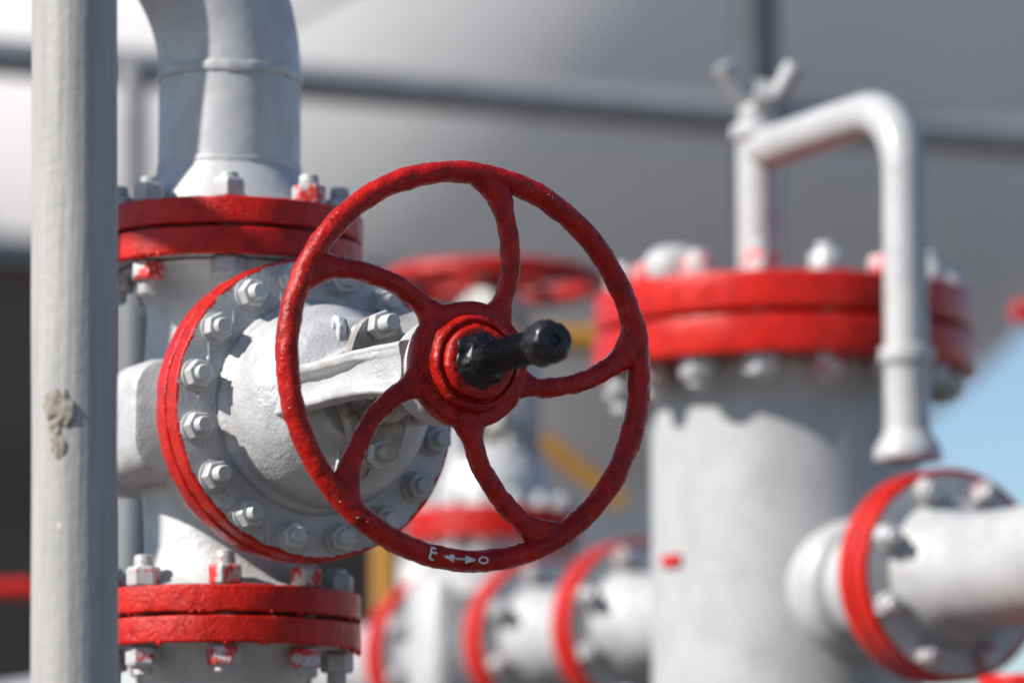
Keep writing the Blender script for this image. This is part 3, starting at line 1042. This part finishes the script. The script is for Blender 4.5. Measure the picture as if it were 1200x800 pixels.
op = empty('outlet_pipe', 'light grey pipe with red flange leaving the vessel towards the right edge', 'pipe', vbase)
flange_ring(op, T(*nzo) @ nzM @ T(0, 0, .3125), 'flange')
p = fillet([(.078, .3345), (.074, .340), (PR + .002, .362), (PR, .370), (PR, 2.6)], .006, 4)
o2 = obj('pipe', make_mesh('pipe', *lathe(p, 72)), 'silver_far', op, nzo)
o2.rotation_euler = nzM.to_euler()
pe = DV * 2.6 + nzo
obj('support_leg', make_mesh('support_leg', *sweep([(DV * 2.2).to_tuple(), (DV * 2.2 + nzo).to_tuple()], .03, 24)), 'silver_far', op)
for k in range(8):
    th = R(22.5 + 45 * k)
    flange_bolt(op, T(*nzo) @ nzM @ T(BCR * math.sin(th), BCR * math.cos(th), .3105), rnd=rv, thick=.0242)

# ------------------------------------------------------------------ vent pipe on the cover
sb = W(890, 352, VY) - vbase
vp = empty('vent_pipe', 'white goose-neck vent pipe with wing-handle cock, rising from the red cover', 'pipe', vbase)
sz = W(890, 165, VY).z
vr = .0235
obj('standpipe', make_mesh('standpipe', *sweep([(sb.x, 0, zj + .043), (sb.x, 0, sz + .02)], vr, 32)), 'silver_far', vp)
obj('standpipe_collar', make_mesh('standpipe_collar', *lathe(fillet([(0, sz), (.030, sz), (.030, sz + .016), (0, sz + .016)], .003, 3), 32), T(sb.x, 0, 0)), 'silver_far', vp)
b0 = Vector((sb.x, 0, sz - .012))
VL = .30
gr = .075
hp_ = [b0, b0 + DV * (VL - gr)]
cc = b0 + DV * (VL - gr) - UPZ * gr
hp_ += arc(cc, UPZ, DV, gr, 16)[1:]
zend = W(1045, 540, VY - VL * math.cos(YAW)).z
tail = b0 + DV * VL
hp_ += [Vector((tail.x, tail.y, zend + .15)), Vector((tail.x, tail.y, zend))]
obj('goose_neck', make_mesh('goose_neck', *sweep(hp_, vr * .96, 40), sharp=60), 'silver_far', vp)
cl = lathe(fillet([(vr, .118), (vr + .005, .116), (vr + .005, .100), (vr, .098), (vr + .0005, .03), (vr + .011, .012), (vr + .012, 0), (.01, 0)], .003, 3), 40)
obj('pipe_collar', make_mesh('pipe_collar', *cl, T(tail.x, tail.y, zend)), 'silver_far', vp)
# wing cock
wz = sz + .016
ck = fillet([(0, wz), (.020, wz), (.022, wz + .02), (.013, wz + .028), (.011, wz + .05), (0, wz + .052)], .003, 3)
ckb = obj('cock_body', make_mesh('cock_body', *lathe(ck, 28), T(sb.x, 0, 0)), 'silver_far', vp)
for s in (-1, 1):
    P = [Vector((sb.x + s * .004, -.004, wz + .020)), Vector((sb.x + s * .022, -.010, wz + .034)), Vector((sb.x + s * .040, -.020, wz + .064))]
    obj('wing', make_mesh('wing', *sweep(P, [.010, .0105, .012], 16)), 'silver_far', ckb)
obj('vent_stub', make_mesh('vent_stub', *sweep([Vector((sb.x + .004, -.01, wz + .02)), Vector((sb.x + .004, -.055, wz + .030))], .011, 20)), 'silver_far', ckb)

# ------------------------------------------------------------------ pipe run and upright valve in the middle distance
C1 = W(520, 768, 5.50)
C2 = C1 + DV * 0.304
mid = (C1 + C2) / 2
# valve local: Z along the pipe (DV), -Y up
Zl, Yl = DV, Vector((0, 0, -1))
Xl = Yl.cross(Zl)
RB = Matrix((Xl, Yl, Zl)).transposed().to_4x4()
MB = Matrix.Translation(mid) @ RB
bv = empty('gate_valve', 'blurred upright gate valve with horizontal red handwheel, behind the main wheel', 'valve', M=MB, group='gate valves')
build_valve(bv, 0.5, th0=R(20), marks=False, rnd=random.Random(9), wl=0.485, proud=0.0)
for s in (1, -1):
    for k in range(8):
        th = R(22.5 + 45 * k)
        flange_bolt(bv, T(BCR * math.sin(th), -BCR * math.cos(th), s * FF), rnd=rv)
AX = RB                                        # lathe z -> DV, origin at valve centre


def run_piece(name, label, z0, z1, fl0, fl1, sup=None):
    e = empty(name, label, 'pipe', mid)
    a0, a1 = z0, z1
    if fl0:
        weld_neck(e, AX @ T(0, 0, z0), 'far_fl', 'silver_far', 64, 0)
        a0 = z0 + FT + .038
    if fl1:
        weld_neck(e, AX @ T(0, 0, z1) @ FLIP, 'far_fl', 'silver_far', 64, 0)
        a1 = z1 - FT - .038
    o = obj('pipe', make_mesh('pipe', *sweep([(0, 0, a0), (0, 0, a1)], PR, 64)), 'silver_far', e)
    o.matrix_basis = AX
    if sup:
        b = DV * sup
        obj('support_leg', make_mesh('support_leg', *sweep([(b.x, b.y, -mid.z), (b.x, b.y, 0)], .035, 24)), 'silver_far', e)
    return e


FFV = FF
run_piece('inlet_pipe', 'far light grey pipe with red flange, left of the upright blurred valve', -2.5, -FFV, False, True, -1.6)
sp = run_piece('spool_pipe', 'short light grey flanged pipe between the upright valve and the vessel', FFV, FFV + .245, True, True)
z3 = FFV + .245
lst = run_piece('vessel_inlet_pipe', 'light grey pipe with red flange entering the left of the vessel', z3, z3 + .42, True, False)
for k in range(8):
    th = R(22.5 + 45 * k)
    flange_bolt(lst, AX @ T(BCR * math.sin(th), BCR * math.cos(th), z3), rnd=rv, keys=('nut', 'nut_clean'))

# ------------------------------------------------------------------ yellow pipe
yp = empty('yellow_pipe', 'ochre yellow gas pipe bending down behind the main valve', 'pipe', (0, 0, 0))
y0 = 6.6
A, B, Cc = W(800, 398, y0), W(455, 398, y0), W(455, 900, y0)
dx = Vector((1, 0, 0))
r0 = .12
P = [A, B + dx * r0]
P += arc(B + dx * r0 - UPZ * r0, UPZ, -dx, r0, 10)[1:]
P += [Vector((B.x, y0, 0))]
Pr = [Vector((A.x, y0, 0)), A - UPZ * r0] + arc(A - UPZ * r0 - dx * r0, dx, UPZ, r0, 10)[1:]
obj('pipe', make_mesh('pipe', *sweep(Pr + P[1:], .022, 24)), 'yellow', yp)
q0, q1 = W(612, 498, y0 + .05), W(730, 590, y0 + .05)
obj('brace', make_mesh('brace', *sweep([q0, q1], .016, 20)), 'yellow', yp)

# ------------------------------------------------------------------ far pipework
hz = empty('far_pipe', 'grey horizontal pipe crossing behind everything near the top', 'pipe', (0, 0, 0))
dh = Vector((math.sin(R(68)), math.cos(R(68)), 0))
c0 = W(600, 116, 8.4)
hl = [c0 - dh * 4.5, c0 + dh * 7.0]
obj('pipe', make_mesh('pipe', *sweep(hl, .040, 28)), 'mid_steel', hz)
for k in (-4.2, 6.7):
    b = c0 + dh * k
    obj('support_leg', make_mesh('support_leg', *sweep([(b.x, b.y, 0), b], .05, 20)), 'mid_steel', hz)
rs = empty('far_riser', 'dark grey upright pipe rising above the white vent pipe', 'pipe', (0, 0, 0))
ra, rb_ = W(888, 110, 8.6), W(888, -160, 8.6)
obj('pipe', make_mesh('pipe', *sweep([(ra.x, ra.y, 0), ra, (ra.x, ra.y, rb_.z)], .043, 28)), 'dark_steel', rs)
obj('cap', make_mesh('cap', *lathe(fillet([(0, 0), (.05, 0), (.05, .02), (0, .03)], .004, 3), 28), T(ra.x, ra.y, rb_.z)), 'dark_steel', rs)
lr = empty('grey_standpipe', 'pale grey pipe seen between the left post and the elbow pipe', 'pipe', (0, 0, 0))
la = W(156, 86, 7.6)
obj('pipe', make_mesh('pipe', *sweep([(la.x, la.y, 0), (la.x, la.y, la.z)], .030, 28)), 'mid_steel', lr)
obj('cap', make_mesh('cap', *lathe(fillet([(0, 0), (.031, 0), (.031, .02), (0, .03)], .004, 3), 28), T(la.x, la.y, la.z)), 'mid_steel', lr)
rr_ = empty('red_rail', 'low red rail behind the left post', 'rail', (0, 0, 0))
ra, rb_ = W(-260, 690, 6.0), W(120, 690, 6.0)
obj('bar', make_mesh('bar', *sweep([ra, rb_], .014, 20)), 'red', rr_)
for q in (ra, rb_):
    obj('upright', make_mesh('upright', *sweep([(q.x, q.y, 0), (q.x, q.y, q.z)], .014, 20)), 'mid_steel', rr_)

# ------------------------------------------------------------------ storage sphere
SY = 28.0
sc_ = W(640, -122, SY)
SR = 4.52
tank = empty('storage_sphere', 'huge pale grey spherical storage tank filling the blurred background', 'tank', (sc_.x, sc_.y, 0))
bm = bmesh.new()
bmesh.ops.create_uvsphere(bm, u_segments=96, v_segments=64, radius=SR)
me = bpy.data.meshes.new('shell')
bm.to_mesh(me)
bm.free()
for p in me.polygons:
    p.use_smooth = True
obj('shell', me, 'sphere', tank, (0, 0, sc_.z))
zb = sc_.z - SR
obj('pedestal', make_mesh('pedestal', *lathe(fillet([(1.9, 0), (1.5, .5), (1.25, 1.2), (1.2, zb - .2), (1.45, zb + .27)], .2, 4), 64)), 'sphere', tank)
# sloping stair rail close to the shell
sa, sb_ = W(300, 38, 22.6), W(450, -40, 22.6)
org = Vector((sc_.x, sc_.y, 0))
obj('stair_rail', make_mesh('stair_rail', *sweep([sa - org - (sb_ - sa) * .6, sb_ - org + (sb_ - sa) * 3.0], .035, 16)), 'mid_steel', tank)

# ------------------------------------------------------------------ dark shed behind, left
sh_ = W(-260, 285, 20.5)
shed = empty('shed', 'dark brown low shed wall behind the left post', 'shed', (sh_.x, sh_.y, 0))
MS_ = Matrix.Rotation(YAW, 4, 'Z')
obj('wall', make_mesh('wall', *box(2.7, 0.9, sh_.z / 2, MS_ @ T(0.7, 0.9, sh_.z / 2)), sharp=20), 'shed', shed)
obj('roof', make_mesh('roof', *box(2.8, 0.98, .06, MS_ @ T(0.7, 0.9, sh_.z + .062)), sharp=20), 'mid_steel', shed)

# ------------------------------------------------------------------ red bits at the right edge
rp = empty('red_pipe', 'end of a red pipe at the right edge above the blue sky', 'pipe', (0, 0, 0))
e0 = W(1188, 366, 6.2)
e1 = e0 + Vector((.9, .25, 0))
obj('pipe', make_mesh('pipe', *sweep([e0 + (e1 - e0) * t for t in (0, .01, .5, 1)], [.012, .019, .019, .019], 24)), 'ves_fl', rp)
obj('support_leg', make_mesh('support_leg', *sweep([(e1.x - .05, e1.y, 0), (e1.x - .05, e1.y, e1.z)], .02, 20)), 'mid_steel', rp)
dp = empty('drain_stub', 'red flanged stub at the bottom right corner below the outlet pipe', 'pipe', (0, 0, 0))
e0 = W(1205, 792, 3.95)
obj('pipe', make_mesh('pipe', *sweep([(e0.x, e0.y, 0), (e0.x, e0.y, e0.z - .03)], .03, 32)), 'silver_far', dp)
obj('flange', make_mesh('flange', *lathe(fillet([(0, 0), (.048, 0), (.048, -.03), (.02, -.03)], .003, 3), 48), T(*e0)), 'ves_fl', dp)

# ------------------------------------------------------------------ overhead line left of the frame; its shadow crosses the upper flange
ov = empty('overhead_pipe', 'grey overhead pipe out of frame at left whose shadow crosses the upper red flange', 'pipe', (0, 0, 0))
sh = Vector((SUNV.x, SUNV.y, 0)).normalized()
ff = Vector((-sh.y, sh.x, 0))
if ff.y > 0:
    ff = -ff
oa = 0.95
oc = V0 + sh * oa + Vector((0, 0, .101 + oa * math.tan(SUN_EL)))
o0, o1 = oc - ff * 1.6, oc + ff * .34
obj('pipe', make_mesh('pipe', *sweep([o0, o1], .0225, 24)), 'silver_far', ov)
ob = oc - ff * 1.5
obj('support_leg', make_mesh('support_leg', *sweep([(ob.x, ob.y, 0), (ob.x, ob.y, ob.z)], .02, 20)), 'silver_far', ov)
